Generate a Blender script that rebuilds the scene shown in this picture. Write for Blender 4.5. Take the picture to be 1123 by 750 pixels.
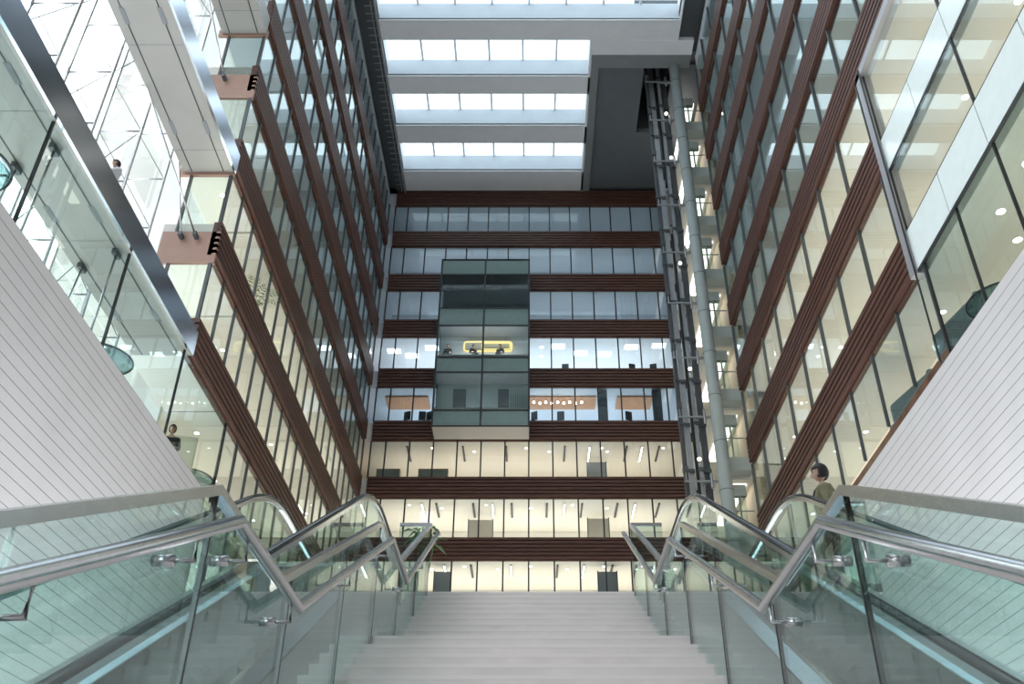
import bpy, bmesh, math, random
from mathutils import Vector, Matrix
random.seed(7)
S = bpy.context.scene
C = S.collection
PI = math.pi
for o in list(bpy.data.objects): bpy.data.objects.remove(o)

# ------------------------------------------------------------------ camera, world, exposure
cam = bpy.data.cameras.new('camera'); camo = bpy.data.objects.new('camera', cam); C.objects.link(camo)
camo.location = (0, 0, 0); camo.rotation_euler = (PI/2 + 0.5803, 0, 0)
cam.sensor_width = 36; cam.lens = 36*1020.7/1123; cam.shift_x = -20.67/1123
cam.clip_end = 500; cam.clip_start = .05
S.camera = camo
S.view_settings.view_transform = 'Standard'; S.view_settings.look = 'None'
S.view_settings.gamma = 1; S.view_settings.use_curve_mapping = False
S.view_settings.exposure = 0.06
WORLD = 4.6
w = bpy.data.worlds.new('sky'); S.world = w; w.use_nodes = True
wn = w.node_tree; bg = wn.nodes['Background']; bg.inputs['Strength'].default_value = WORLD
tc = wn.nodes.new('ShaderNodeTexCoord'); nz = wn.nodes.new('ShaderNodeTexNoise'); nz.inputs['Scale'].default_value = 2.0
rp = wn.nodes.new('ShaderNodeValToRGB')
rp.color_ramp.elements[0].color = (.80, .90, 1, 1); rp.color_ramp.elements[1].color = (.95, .98, 1, 1)
wn.links.new(tc.outputs['Generated'], nz.inputs['Vector']); wn.links.new(nz.outputs['Fac'], rp.inputs['Fac'])
wn.links.new(rp.outputs['Color'], bg.inputs['Color'])
S.cycles.transparent_max_bounces = 40
S.cycles.max_bounces = 8; S.cycles.diffuse_bounces = 4; S.cycles.glossy_bounces = 4
S.cycles.sample_clamp_indirect = 6.0
S.cycles.use_denoising = True
try: S.cycles.caustics_reflective = False; S.cycles.caustics_refractive = False
except Exception: pass

def portal(name, loc, rot, sx, sy):
    l = bpy.data.lights.new(name, 'AREA'); l.shape = 'RECTANGLE'; l.size = sx; l.size_y = sy
    l.cycles.is_portal = True
    o = bpy.data.objects.new(name, l); C.objects.link(o); o.location = loc; o.rotation_euler = rot
def area(name, loc, rot, sx, sy, power, col):
    l = bpy.data.lights.new(name, 'AREA'); l.shape = 'RECTANGLE'; l.size = sx; l.size_y = sy
    l.energy = power; l.color = col
    o = bpy.data.objects.new(name, l); C.objects.link(o); o.location = loc; o.rotation_euler = rot
    return o

# ------------------------------------------------------------------ dimensions of the place (metres, eye at 0)
XL, XR = -10.5, 10.4
H1, DH, BT = 16.845, 3.968, 1.415
def H(k): return H1 + (k-1)*DH            # top of the brown band of storey k
YB = 53.1                                  # back facade
YLC, YRC, YRF = 24.3, 20.3, 40.2           # left near corner, right near corner, right far corner
ZC = 48.6                                  # soffit
GROUND, F1 = -1.5, 4.065

# ------------------------------------------------------------------ materials
MATS = {}
def mat(name, col, rough=.6, metal=0, noise=0, nscale=3, bump=0, bscale=8, spec=.5, stretch=None):
    if name in MATS: return MATS[name]
    m = bpy.data.materials.new(name); m.use_nodes = True; nt = m.node_tree
    b = nt.nodes['Principled BSDF']
    b.inputs['Base Color'].default_value = (*col, 1); b.inputs['Roughness'].default_value = rough
    b.inputs['Metallic'].default_value = metal; b.inputs['Specular IOR Level'].default_value = spec
    if noise or bump:
        t = nt.nodes.new('ShaderNodeTexCoord'); mp = nt.nodes.new('ShaderNodeMapping')
        if stretch: mp.inputs['Scale'].default_value = stretch
        nt.links.new(t.outputs['Object'], mp.inputs['Vector'])
    if noise:
        n = nt.nodes.new('ShaderNodeTexNoise'); n.inputs['Scale'].default_value = nscale; n.inputs['Detail'].default_value = 5
        r = nt.nodes.new('ShaderNodeValToRGB')
        r.color_ramp.elements[0].position = .3; r.color_ramp.elements[1].position = .7
        r.color_ramp.elements[0].color = (*[c*(1-noise) for c in col], 1)
        r.color_ramp.elements[1].color = (*[min(1, c*(1+noise)) for c in col], 1)
        nt.links.new(mp.outputs['Vector'], n.inputs['Vector']); nt.links.new(n.outputs['Fac'], r.inputs['Fac'])
        nt.links.new(r.outputs['Color'], b.inputs['Base Color'])
    if bump:
        n2 = nt.nodes.new('ShaderNodeTexNoise'); n2.inputs['Scale'].default_value = bscale
        bp = nt.nodes.new('ShaderNodeBump'); bp.inputs['Strength'].default_value = bump
        nt.links.new(mp.outputs['Vector'], n2.inputs['Vector']); nt.links.new(n2.outputs['Fac'], bp.inputs['Height'])
        nt.links.new(bp.outputs['Normal'], b.inputs['Normal'])
    MATS[name] = m; return m
def emit(name, col, s):
    if name in MATS: return MATS[name]
    m = bpy.data.materials.new(name); m.use_nodes = True; nt = m.node_tree; nt.nodes.clear()
    e = nt.nodes.new('ShaderNodeEmission'); e.inputs['Color'].default_value = (*col, 1); e.inputs['Strength'].default_value = s
    o = nt.nodes.new('ShaderNodeOutputMaterial'); nt.links.new(e.outputs[0], o.inputs['Surface'])
    MATS[name] = m; return m
def glass(name, tint, base=.08, k=.9, power=4.0, rough=0.0, wav=0):
    """pane glass: tinted see-through plus a mirror reflection that grows towards grazing angles"""
    m = bpy.data.materials.new(name); m.use_nodes = True; nt = m.node_tree; nt.nodes.clear()
    o = nt.nodes.new('ShaderNodeOutputMaterial'); mx = nt.nodes.new('ShaderNodeMixShader')
    tr = nt.nodes.new('ShaderNodeBsdfTransparent'); tr.inputs['Color'].default_value = (*tint, 1)
    gl = nt.nodes.new('ShaderNodeBsdfGlossy'); gl.inputs['Roughness'].default_value = rough
    gl.inputs['Color'].default_value = (.92, .97, .97, 1)
    lw = nt.nodes.new('ShaderNodeLayerWeight'); lw.inputs['Blend'].default_value = .5
    pw = nt.nodes.new('ShaderNodeMath'); pw.operation = 'POWER'; pw.inputs[1].default_value = power
    ml = nt.nodes.new('ShaderNodeMath'); ml.operation = 'MULTIPLY_ADD'; ml.inputs[1].default_value = k; ml.inputs[2].default_value = base
    nt.links.new(lw.outputs['Facing'], pw.inputs[0]); nt.links.new(pw.outputs[0], ml.inputs[0]); nt.links.new(ml.outputs[0], mx.inputs['Fac'])
    nt.links.new(tr.outputs[0], mx.inputs[1]); nt.links.new(gl.outputs[0], mx.inputs[2]); nt.links.new(mx.outputs[0], o.inputs['Surface'])
    if wav:
        t = nt.nodes.new('ShaderNodeTexCoord'); n = nt.nodes.new('ShaderNodeTexNoise'); n.inputs['Scale'].default_value = .8
        bp = nt.nodes.new('ShaderNodeBump'); bp.inputs['Strength'].default_value = wav; bp.inputs['Distance'].default_value = .05
        nt.links.new(t.outputs['Object'], n.inputs['Vector']); nt.links.new(n.outputs['Fac'], bp.inputs['Height'])
        nt.links.new(bp.outputs['Normal'], gl.inputs['Normal'])
    MATS[name] = m; return m
def boards(name, col, pitch, dark=.35, lw=.02, axis=2, cross=4.0):
    """cladding boards with dark open joints running along the wall and a few faint cross joints"""
    m = bpy.data.materials.new(name); m.use_nodes = True; nt = m.node_tree; b = nt.nodes['Principled BSDF']
    b.inputs['Roughness'].default_value = .55
    t = nt.nodes.new('ShaderNodeTexCoord'); sp = nt.nodes.new('ShaderNodeSeparateXYZ'); nt.links.new(t.outputs['Object'], sp.inputs[0])
    def joint(out, p, wd):
        d = nt.nodes.new('ShaderNodeMath'); d.operation = 'DIVIDE'; d.inputs[1].default_value = p; nt.links.new(out, d.inputs[0])
        f = nt.nodes.new('ShaderNodeMath'); f.operation = 'FRACT'; nt.links.new(d.outputs[0], f.inputs[0])
        l = nt.nodes.new('ShaderNodeMath'); l.operation = 'LESS_THAN'; l.inputs[1].default_value = wd/p; nt.links.new(f.outputs[0], l.inputs[0])
        return l.outputs[0]
    a = joint(sp.outputs[axis], pitch, lw)
    n = nt.nodes.new('ShaderNodeTexNoise'); n.inputs['Scale'].default_value = .7; n.inputs['Detail'].default_value = 6
    nt.links.new(t.outputs['Object'], n.inputs['Vector'])
    r = nt.nodes.new('ShaderNodeValToRGB'); r.color_ramp.elements[0].position = .3; r.color_ramp.elements[1].position = .7
    r.color_ramp.elements[0].color = (*[c*.93 for c in col], 1); r.color_ramp.elements[1].color = (*col, 1)
    nt.links.new(n.outputs['Fac'], r.inputs['Fac'])
    mx = nt.nodes.new('ShaderNodeMix'); mx.data_type = 'RGBA'
    mx.inputs[7].default_value = (*[c*dark for c in col], 1)
    nt.links.new(a, mx.inputs[0]); nt.links.new(r.outputs['Color'], mx.inputs[6])
    nt.links.new(mx.outputs[2], b.inputs['Base Color'])
    MATS[name] = m; return m

M_bandL = mat('brown_louvre', (.092, .038, .026), .5, noise=.25, nscale=1.2, stretch=(1, .3, 6))
M_bandpanel = mat('daylit_brown_panel', (.42, .25, .19), .4, noise=.06, nscale=1.5)  # band brown lightened to carry the daylight on the end panels
M_black = mat('black_metal', (.018, .02, .022), .4)
M_mull = mat('grey_mullion', (.09, .10, .105), .4, metal=.3)
M_mullD = mat('dark_mullion', (.025, .028, .03), .4)
M_steel = mat('brushed_steel', (.62, .62, .63), .24, metal=1, noise=.05, nscale=20)
M_chrome = mat('polished_steel', (.66, .70, .78), .16, metal=1, bump=.25, bscale=.6)
M_white = boards('white_panel_boards', (.64, .605, .60), .276, dark=.30, lw=.019)
M_whitePlain = mat('white_paint', (.78, .77, .76), .6)
M_stone = mat('pale_stone', (.89, .81, .78), .45, noise=.05, nscale=4)
M_soffit = mat('soffit_panel', (.36, .345, .315), .3, noise=.04, nscale=1)
M_grey = mat('grey_paint', (.22, .23, .24), .6, noise=.05, nscale=1)
M_dgrey = mat('dark_grey_paint', (.06, .065, .07), .6, noise=.1, nscale=1)
M_beam = mat('roof_beam_panel', (.80, .80, .82), .5, noise=.03, nscale=1)
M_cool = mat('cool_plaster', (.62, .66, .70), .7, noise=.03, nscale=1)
M_warm = mat('warm_plaster', (.76, .735, .68), .7, noise=.03, nscale=.6)
M_carpet = mat('grey_carpet', (.35, .33, .30), .9, noise=.2, nscale=30)
M_floor = mat('pale_floor', (.40, .37, .36), .35, noise=.08, nscale=2)
M_rubber = mat('black_rubber', (.022, .025, .032), .13)
M_rubber.node_tree.nodes['Principled BSDF'].inputs['IOR'].default_value = 1.5
M_concrete = mat('pale_concrete', (.34, .34, .34), .8, noise=.1, nscale=.5)
M_frost = mat('backpainted_glass', (.86, .93, .91), .08, noise=.02)
M_spandrel = mat('green_spandrel_glass', (.20, .29, .28), .1, noise=.05)
M_skin = mat('skin', (.55, .34, .25), .5, noise=.05)
M_hair = mat('black_hair', (.012, .01, .01), .5, noise=.3, nscale=60)
M_leaf = mat('green_leaf', (.10, .20, .05), .5, noise=.4, nscale=8)
M_pot = mat('grey_pot', (.30, .30, .30), .6, noise=.1)
M_uphol = mat('grey_upholstery', (.16, .20, .21), .8, noise=.15, nscale=25)
M_wood = mat('orange_wood', (.50, .24, .11), .5, noise=.2, nscale=3, stretch=(1, 6, 1))
M_tabletop = glass('table_glass', (.50, .62, .63), .10, .5)
G_fac = glass('facade_glass', (.90, .94, .93), .03, .65, 4.5)
G_back = glass('back_facade_glass', (.90, .94, .95), .03, .5, 5.0)
G_box = glass('meeting_box_glass', (.88, .93, .93), .02, .3, 5.0)
G_stair = glass('stair_glass', (.80, .88, .865), .045, .6, 4.0)
G_esc = glass('escalator_glass', (.84, .93, .91), .03, .7, 4.0)
G_mezz = glass('mezzanine_glass', (.87, .93, .91), .03, .6, 5.0)
G_sky = glass('skylight_glass', (.68, .73, .75), .05, .5, 4.0)
G_out = glass('outer_glass', (.95, .97, .97), .10, .7, 3.0)

# ------------------------------------------------------------------ helpers
def box(bm, x0, x1, y0, y1, z0, z1):
    v = [bm.verts.new(p) for p in ((x0,y0,z0),(x1,y0,z0),(x1,y1,z0),(x0,y1,z0),(x0,y0,z1),(x1,y0,z1),(x1,y1,z1),(x0,y1,z1))]
    for f in ((0,3,2,1),(4,5,6,7),(0,1,5,4),(1,2,6,5),(2,3,7,6),(3,0,4,7)): bm.faces.new([v[i] for i in f])
def tube(bm, pts, r, n=10, cap=True):
    pts = [Vector(p) for p in pts]; rings = []
    for i, p in enumerate(pts):
        a = pts[max(0, i-1)]; b = pts[min(len(pts)-1, i+1)]
        d = (b-a).normalized()
        if 0 < i < len(pts)-1:
            d1 = (p-a).normalized(); d2 = (b-p).normalized(); d = (d1+d2).normalized(); sc = 1/max(.35, d.dot(d1))
        else: sc = 1
        up = Vector((0,0,1)) if abs(d.z) < .95 else Vector((1,0,0))
        s = d.cross(up).normalized(); u = s.cross(d).normalized()
        rr = r[i] if isinstance(r, (list, tuple)) else r
        rings.append([bm.verts.new(p + rr*(math.cos(t)*s + math.sin(t)*u*(sc if 0 < i < len(pts)-1 else 1))) for t in [2*PI*j/n for j in range(n)]])
    for a, b in zip(rings, rings[1:]):
        for j in range(n): bm.faces.new((a[j], a[(j+1)%n], b[(j+1)%n], b[j]))
    if cap: bm.faces.new(rings[0][::-1]); bm.faces.new(rings[-1])
def ribbon(bm, pts, wx, h):
    """flat bar following pts in the YZ plane: wx wide in X, h thick"""
    pts = [Vector(p) for p in pts]; rows = []
    for i, p in enumerate(pts):
        a = pts[max(0,i-1)]; b = pts[min(len(pts)-1,i+1)]; d = (b-a).normalized()
        nrm = Vector((0, -d.z, d.y))
        if nrm.length < .1: nrm = Vector((0,0,1))
        nrm.normalize()
        k = 1.0
        if 0 < i < len(pts)-1:
            d1 = (p-a).normalized(); k = 1/max(.4, d.dot(d1))
        rows.append([bm.verts.new(p + Vector((sx*wx/2, 0, 0)) + nrm*sz*h/2*k) for sx, sz in ((-1,-1),(1,-1),(1,1),(-1,1))])
    for a, b in zip(rows, rows[1:]):
        for j in range(4): bm.faces.new((a[j], a[(j+1)%4], b[(j+1)%4], b[j]))
    bm.faces.new(rows[0][::-1]); bm.faces.new(rows[-1])
def belt(bm, pts, wx, h, n=14):
    pts = [Vector(p) for p in pts]; rows = []
    for i, p in enumerate(pts):
        a = pts[max(0,i-1)]; b = pts[min(len(pts)-1,i+1)]; d = (b-a).normalized(); nrm = Vector((0, -d.z, d.y)).normalized()
        rows.append([bm.verts.new(p + Vector((wx/2*math.cos(t), 0, 0)) + nrm*h/2*math.sin(t)) for t in [2*PI*k/n for k in range(n)]])
    for a, b in zip(rows, rows[1:]):
        for j in range(n): bm.faces.new((a[j], a[(j+1)%n], b[(j+1)%n], b[j]))
    bm.faces.new(rows[0][::-1]); bm.faces.new(rows[-1])
def prism(bm, poly, x0, x1):
    """polygon given in (y,z), extruded in x"""
    a = [bm.verts.new((x0, y, z)) for y, z in poly]; b = [bm.verts.new((x1, y, z)) for y, z in poly]
    n = len(poly)
    for i in range(n): bm.faces.new((a[i], a[(i+1)%n], b[(i+1)%n], b[i]))
    bm.faces.new(a[::-1]); bm.faces.new(b)
def lathe(bm, prof, n=32, c=(0,0,0)):
    rings = [[bm.verts.new((c[0]+r*math.cos(2*PI*j/n), c[1]+r*math.sin(2*PI*j/n), c[2]+z)) for j in range(n)] for r, z in prof]
    for a, b in zip(rings, rings[1:]):
        for j in range(n): bm.faces.new((a[j], a[(j+1)%n], b[(j+1)%n], b[j]))
    bm.faces.new(rings[0][::-1]); bm.faces.new(rings[-1])
def obj(name, bm, m, parent=None, smooth=False, bevel=0):
    me = bpy.data.meshes.new(name)
    bmesh.ops.recalc_face_normals(bm, faces=bm.faces[:])
    bm.to_mesh(me); bm.free()
    if smooth:
        for p in me.polygons: p.use_smooth = True
    o = bpy.data.objects.new(name, me); C.objects.link(o)
    if m: me.materials.append(m)
    if bevel:
        md = o.modifiers.new('b', 'BEVEL'); md.width = bevel; md.segments = 2; md.limit_method = 'ANGLE'
    if parent: o.parent = parent
    return o
def bx(name, m, *a, parent=None, bevel=0):
    bm = bmesh.new(); box(bm, *a); return obj(name, bm, m, parent, bevel=bevel)
def tag(o, label, cat, group=None, kind=None):
    o['label'] = label; o['category'] = cat
    if group: o['group'] = group
    if kind: o['kind'] = kind
    return o
def struct(o, label, cat): return tag(o, label, cat, kind='structure')
def thing(name, loc, label, cat, group=None, rz=0, kind=None):
    o = bpy.data.objects.new(name, None); C.objects.link(o); o.location = loc; o.rotation_euler = (0,0,rz)
    return tag(o, label, cat, group, kind)
def copy_tree(o, parent=None):
    c = o.copy(); C.objects.link(c)
    if parent: c.parent = parent
    for ch in list(o.children): copy_tree(ch, c)
    return c
def nm(): return bmesh.new()
ORD = 'first second third fourth fifth sixth seventh eighth ninth tenth eleventh twelfth thirteenth fourteenth fifteenth sixteenth'.split()
SIDE = {-1: 'left', 1: 'right'}

# ------------------------------------------------------------------ floors, big walls
struct(bx('floor', M_floor, -40, 40, -40, 12.0, GROUND-.3, GROUND), 'pale lower hall floor at the foot of the stairs', 'floor')
struct(bx('floor_upper', M_floor, -10.4, 10.3, 28.2, YB+7, F1-.35, F1), 'pale upper hall floor far beyond the top of the stairs', 'floor')
struct(bx('floor_bridge', M_floor, -3.4, 3.4, 14.6, 28.2, F1-.35, F1), 'pale floor bridge leading on from the top of the stairs', 'floor')
for s, X, Yend in ((-1, XL, 27.75), (1, XR, 28.2)):
    o = bx('wall_%s' % SIDE[s], M_white, *sorted((s*(abs(X)-.0), s*(abs(X)+.35))), -9, Yend, GROUND, 12.43)
    struct(o, 'white board-clad wall beside the %s escalators' % SIDE[s], 'wall')
# lower facade glass of the upper hall below the first brown band, beyond the white walls
# back building shell
struct(bx('wall_back', M_concrete, -18, 19, YB+6.6, YB+6.9, GROUND, 50), 'plain wall closing the rooms behind the back facade', 'wall')
struct(bx('wall_left_outer', M_warm, -18.2, -18, 28, YB+6.6, GROUND, 50), 'plain wall closing the rooms behind the left facade', 'wall')
struct(bx('wall_left_return', M_warm, -18, -12.7, 27.9, 28, GROUND, 50), 'plain cross wall closing the left rooms near the outer glazing', 'wall')
struct(bx('wall_right_outer', M_warm, 18.5, 18.7, -9, YB+6.6, GROUND, 50), 'plain wall closing the rooms behind the right facade', 'wall')
bm = nm(); box(bm, -13, 18.7, -9.4, -9.1, 9.4, 51); box(bm, -3.0, 18.7, -9.4, -9.1, GROUND, 9.4)  # unseen wall; opening kept to one side so daylight favours the right wall
struct(obj('wall_front', bm, M_concrete), 'unseen entrance wall behind the viewpoint, its opening shaped to steer daylight', 'wall')

# ------------------------------------------------------------------ brown louvre bands
def comb(depth=.30, n=6, D0=.16):
    """outline (d,z) of a louvre band: d = distance out from the wall, z from 0 down to -BT"""
    depth = .30; pts = [(.02, 0)]; pitch = BT/n; sl = pitch*.66
    for i in range(n):
        z = -i*pitch
        pts += [(depth, z), (depth, z-sl), (.17, z-sl)]
        if i < n-1: pts += [(.17, z-pitch)]
    pts += [(.17, -BT), (.02, -BT)]
    return pts
def band_side(name, s, X, y0, y1, ztop, label):
    bm = nm(); prof = [(s*(abs(X)+.30-d), ztop+z) for d, z in comb()]
    a = [bm.verts.new((x, y0, z)) for x, z in prof]; b = [bm.verts.new((x, y1, z)) for x, z in prof]
    n = len(prof)
    for i in range(n): bm.faces.new((a[i], a[(i+1)%n], b[(i+1)%n], b[i]))
    bm.faces.new(a[::-1]); bm.faces.new(b)
    return struct(obj(name, bm, M_bandL), label, 'facade band')
def band_back(name, x0, x1, ztop, label):
    bm = nm(); prof = [(YB+.30-d, ztop+z) for d, z in comb()]
    a = [bm.verts.new((x0, y, z)) for y, z in prof]; b = [bm.verts.new((x1, y, z)) for y, z in prof]
    n = len(prof)
    for i in range(n): bm.faces.new((a[i], a[(i+1)%n], b[(i+1)%n], b[i]))
    bm.faces.new(a[::-1]); bm.faces.new(b)
    return struct(obj(name, bm, M_bandL), label, 'facade band')
tn = 0
def trim():
    global tn; tn += 1; return 'trim_%d' % tn
for k in range(1, 9):
    band_side(trim(), -1, XL, YLC, YB-.02, H(k), 'brown slatted band, %s from the bottom on the left facade' % ORD[k-1])
    band_side(trim(), 1, XR, YRC if k < 3 else -9, YRF, H(k), 'brown slatted band, %s from the bottom on the right facade' % ORD[k-1])
for k in range(1, 10):
    band_back(trim(), XL+.32, XR+8, H(k), 'dark brown slatted band, %s from the bottom on the back facade' % ORD[k-1])
bm = nm(); box(bm, XR+.18, XR+.5, 19.8, 28.2, 12.40, 12.86)
struct(obj(trim(), bm, mat('polished_brown', (.16,.08,.05), .2, noise=.3, nscale=2)), 'polished brown edge trim along the top of the right white wall', 'trim')

# ------------------------------------------------------------------ floor slabs (their undersides are the ceilings seen from below)
def slab(x0, x1, y0, y1, zb, zt, m, label):
    struct(bx('ceiling', m, x0, x1, y0, y1, zb, zt), label, 'ceiling')
def ceiling_mat(name, col):
    return mat(name, col, .7, noise=.03, nscale=.5)
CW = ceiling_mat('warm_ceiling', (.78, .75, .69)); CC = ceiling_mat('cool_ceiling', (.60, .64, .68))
for k in range(1, 10):
    zt = H(k)-.04; zb = H(k)-BT+.04
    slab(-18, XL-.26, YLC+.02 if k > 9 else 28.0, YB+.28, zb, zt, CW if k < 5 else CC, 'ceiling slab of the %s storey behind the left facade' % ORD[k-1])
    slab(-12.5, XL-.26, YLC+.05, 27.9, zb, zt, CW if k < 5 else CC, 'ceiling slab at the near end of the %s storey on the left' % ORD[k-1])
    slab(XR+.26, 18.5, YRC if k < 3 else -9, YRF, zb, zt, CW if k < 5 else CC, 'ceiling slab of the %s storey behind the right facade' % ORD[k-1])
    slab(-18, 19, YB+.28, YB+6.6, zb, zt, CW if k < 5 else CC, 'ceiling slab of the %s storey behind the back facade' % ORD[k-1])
slab(XR+.36, 18.5, -9, YRF, 11.3, 12.4, CW, 'mezzanine floor slab behind the right white wall')
slab(-12.4, XL-.36, -9, 28, 11.3, 12.4, CW, 'mezzanine floor slab behind the left white wall')
slab(-18, XL-.36, 28, YB, 11.3, 12.4, CW, 'floor slab behind the left facade below the first band')
slab(XR+.36, 18.5, -9, YRC-.02, 15.43, 16.75, CW, 'ceiling slab over the right mezzanine')
slab(XR+.36, 18.5, -9, YRC-.02, 19.1, 20.3, CW, 'ceiling slab over the upper room at the right corner')

# ------------------------------------------------------------------ glazing
wnum = 0
def glazing_side(s, X, y0, y1, z0, z1, pitch, g, mm, label, off=0, fin=.07, mw=.055, rec=.15):
    global wnum; wnum += 1
    root = thing('window_%d' % wnum, (s*(abs(X)+rec), y0, z0), label, 'window', kind='structure')
    n = max(1, round((y1-y0)/pitch)); p = (y1-y0)/n
    for i in range(n):
        bm = nm(); box(bm, -.012, .012, i*p+.01, (i+1)*p-.01, 0, z1-z0); obj('pane', bm, g, root)
    for i in range(n+1):
        bm = nm(); box(bm, *sorted((-s*fin, s*.03)), i*p-mw/2, i*p+mw/2, 0, z1-z0); obj('mullion', bm, mm, root)
    return root
def glazing_back(x0, x1, z0, z1, xs, g, mm, label, rec=.2):
    global wnum; wnum += 1
    root = thing('window_%d' % wnum, (0, YB+rec, z0), label, 'window', kind='structure')
    xs = [x0]+[x for x in xs if x0+.2 < x < x1-.2]+[x1]
    for a, b in zip(xs, xs[1:]):
        bm = nm(); box(bm, a+.02, b-.02, -.012, .012, 0, z1-z0); obj('pane', bm, g, root)
    for x in xs:
        bm = nm(); box(bm, x-.045, x+.045, -.10, .04, 0, z1-z0); obj('mullion', bm, mm, root)
    return root
MX = [-9.25+1.52*i for i in range(14)]
for k in range(1, 9):
    z0, z1 = H(k), H(k+1)-BT
    lab = 'storey glazing above the %s brown band' % ORD[k-1]
    glazing_side(-1, XL, YLC+.05, YB-.1, z0, z1, 1.5, G_fac, M_mull, lab+' on the left facade')
    if k >= 3:
        glazing_side(1, XR, -8.7, YRF-.02, z0, z1, 2.35, G_fac, M_mull, lab+' on the right facade', fin=.09, mw=.07)
    elif k == 1: glazing_side(1, XR, YRC+.3, YRF-.02, z0, z1, 2.35, G_fac, M_mull, lab+' on the right facade', fin=.09, mw=.07)
    else: glazing_side(1, XR, YRC+.3, YRF-.02, z0, z1, 2.35, G_fac, M_mull, lab+' on the right facade', fin=.09, mw=.07)
    glazing_back(XL+.3, XR+.2, z0, z1, MX, G_back, M_mullD, lab+' on the back facade')
glazing_back(XL+.3, XR+.2, H(0), H(1)-BT, MX, G_back, M_mullD, 'storey glazing below the first brown band on the back facade')
glazing_back(XL+.3, XR+.2, F1+.02, H(0)-BT, MX, G_back, M_mullD, 'tall glazing at the foot of the back facade')
# mezzanine glass under the near slabs
glazing_side(-1, XL, -8.8, 28.65, 12.45, 15.42, 4.457, G_mezz, M_black, 'mezzanine glass wall above the left white wall', fin=.04, mw=.05, rec=.1)
glazing_side(-1, XL, 28.7, YB-.1, 12.45, 15.42, 1.5, G_fac, M_mull, 'storey glazing below the first brown band on the left facade', rec=.15)
glazing_side(-1, XL, 28.0, YB-.1, F1+.02, 12.4, 1.5, G_fac, M_mull, 'tall glazing at the foot of the left facade')
glazing_side(1, XR, -9.0, 19.6, 12.45, 15.36, 2.2, G_mezz, M_black, 'mezzanine glass wall above the right white wall', fin=.04, mw=.05, rec=.1)
glazing_side(1, XR, 19.7, YRF-.02, 12.92, 15.42, 2.35, G_fac, M_mull, 'storey glazing below the first brown band on the right facade', rec=.15)
glazing_side(1, XR, 28.3, YRF-.02, F1+.02, 12.4, 2.35, G_fac, M_mull, 'tall glazing at the foot of the right facade')
bx_ = bx('wall_left_low', M_warm, XL-.9, XL-.5, 28, YB-.2, 11.4, 12.4); struct(bx_, 'floor edge behind the lower left glazing', 'floor edge')

# right near glass volume: back-painted strips, clear panes, corner frame
for z0, z1, nmx in ((15.38, 16.75, 'lower'), (19.05, 20.25, 'upper')):
    global_root = thing('trim_%d' % (tn+1), (XR+.05, 0, z0), '%s pale back-painted glass strip on the near right facade' % nmx, 'glass strip', kind='structure'); tn += 1
    ys = [19.95-2.35*i for i in range(13)]
    for a, b in zip(ys, ys[1:]): bx('glass_panel', M_frost, -.03, .08, b+.02, a-.02, .04, z1-z0-.04, parent=global_root)
    bx('joint_line', M_black, -.01, .06, -8.25, 19.95, -.03, .04, parent=global_root)
    bx('joint_line', M_black, -.01, .06, -8.25, 19.95, z1-z0-.04, z1-z0+.03, parent=global_root)
glazing_side(1, XR, -8.25, 19.95, 16.78, 19.02, 4.7, G_fac, M_black, 'clear panes between the two pale strips near the right corner', fin=.03, mw=.07, rec=.06)
glazing_side(1, XR, -8.25, 19.95, 20.28, 23.05, 4.7, G_fac, M_black, 'clear panes above the upper pale strip near the right corner', fin=.03, mw=.07, rec=.06)
fr = thing('trim_%d' % (tn+1), (XR, 20.1, 15.3), 'grey metal frame around the near right glass corner', 'frame', kind='structure'); tn += 1
bx('post', mat('pale_grey_metal', (.46, .45, .47), .35, metal=.4), -.06, .3, -.16, .16, -.0, 8.0, parent=fr)
bx('head_rail', MATS['pale_grey_metal'], -.06, .3, -28, .16, 7.75, 8.03, parent=fr)
bx('corner_line', M_black, -.08, -.06, -.24, -.17, -2.9, 8.0, parent=fr)

# ------------------------------------------------------------------ left near slabs, chrome edges, outer glazing
def chrome(z0, z1, y1, label):
    struct(bx(trim(), M_chrome, XL-.02, XL+.06, -8.8, y1, z0, z1), label, 'fascia')
chrome(15.42, 16.30, YLC, 'mirror-polished steel edge strip of the lower slab on the left')
chrome(23.08, 23.92, YLC, 'mirror-polished steel edge strip of the upper bridge on the left')
def bridge(z0, z1, x0, label):
    o = thing('ceiling', (0, 0, z0), label, 'slab soffit', kind='structure')
    bx('soffit_panel', M_soffit, x0, XL-.03, -8.8, YLC-.02, 0, z1-z0, parent=o)
    for xx in (XL-.38, x0+.30): bx('joint_line', M_mullD, xx-.02, xx+.02, -8.8, YLC-.05, -.006, .01, parent=o)
    for j in range(7):
        y = YLC-1.1-j*4.45
        bx('joint_line', M_grey, x0, XL-.03, y-.01, y+.01, -.004, .01, parent=o)
        for xx in (XL-.38, x0+.30): bx('fixing_plate', M_grey, xx-.07, xx+.07, y-1.35, y-.75, -.012, .01, parent=o)
    return o
bridge(15.43, 16.28, -12.3, 'greyish underside of the lower slab above the left mezzanine')
bridge(23.12, 23.90, -12.3, 'pale beige underside of the bridge over the left side')
bridge(30.62, 31.50, -12.3, 'grey underside of the highest bridge at the left edge')
for k, z0, z1 in ((2, 19.07, 20.40), (3, 23.0, 23.42), (4, 26.95, 28.22), (5, 30.5, 30.85)):
    struct(bx(trim(), M_bandpanel, -12.45, XL+.0, YLC-.0, YLC+.12, z0, z1), 'brown end panel, daylight put into its colour, %s up beside the outer glazing' % ORD[k-2], 'end panel')
wnum += 1
er = thing('window_%d' % wnum, (0, YLC+.06, 0), 'end glazing at the near corner of the left block', 'window', kind='structure')
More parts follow.
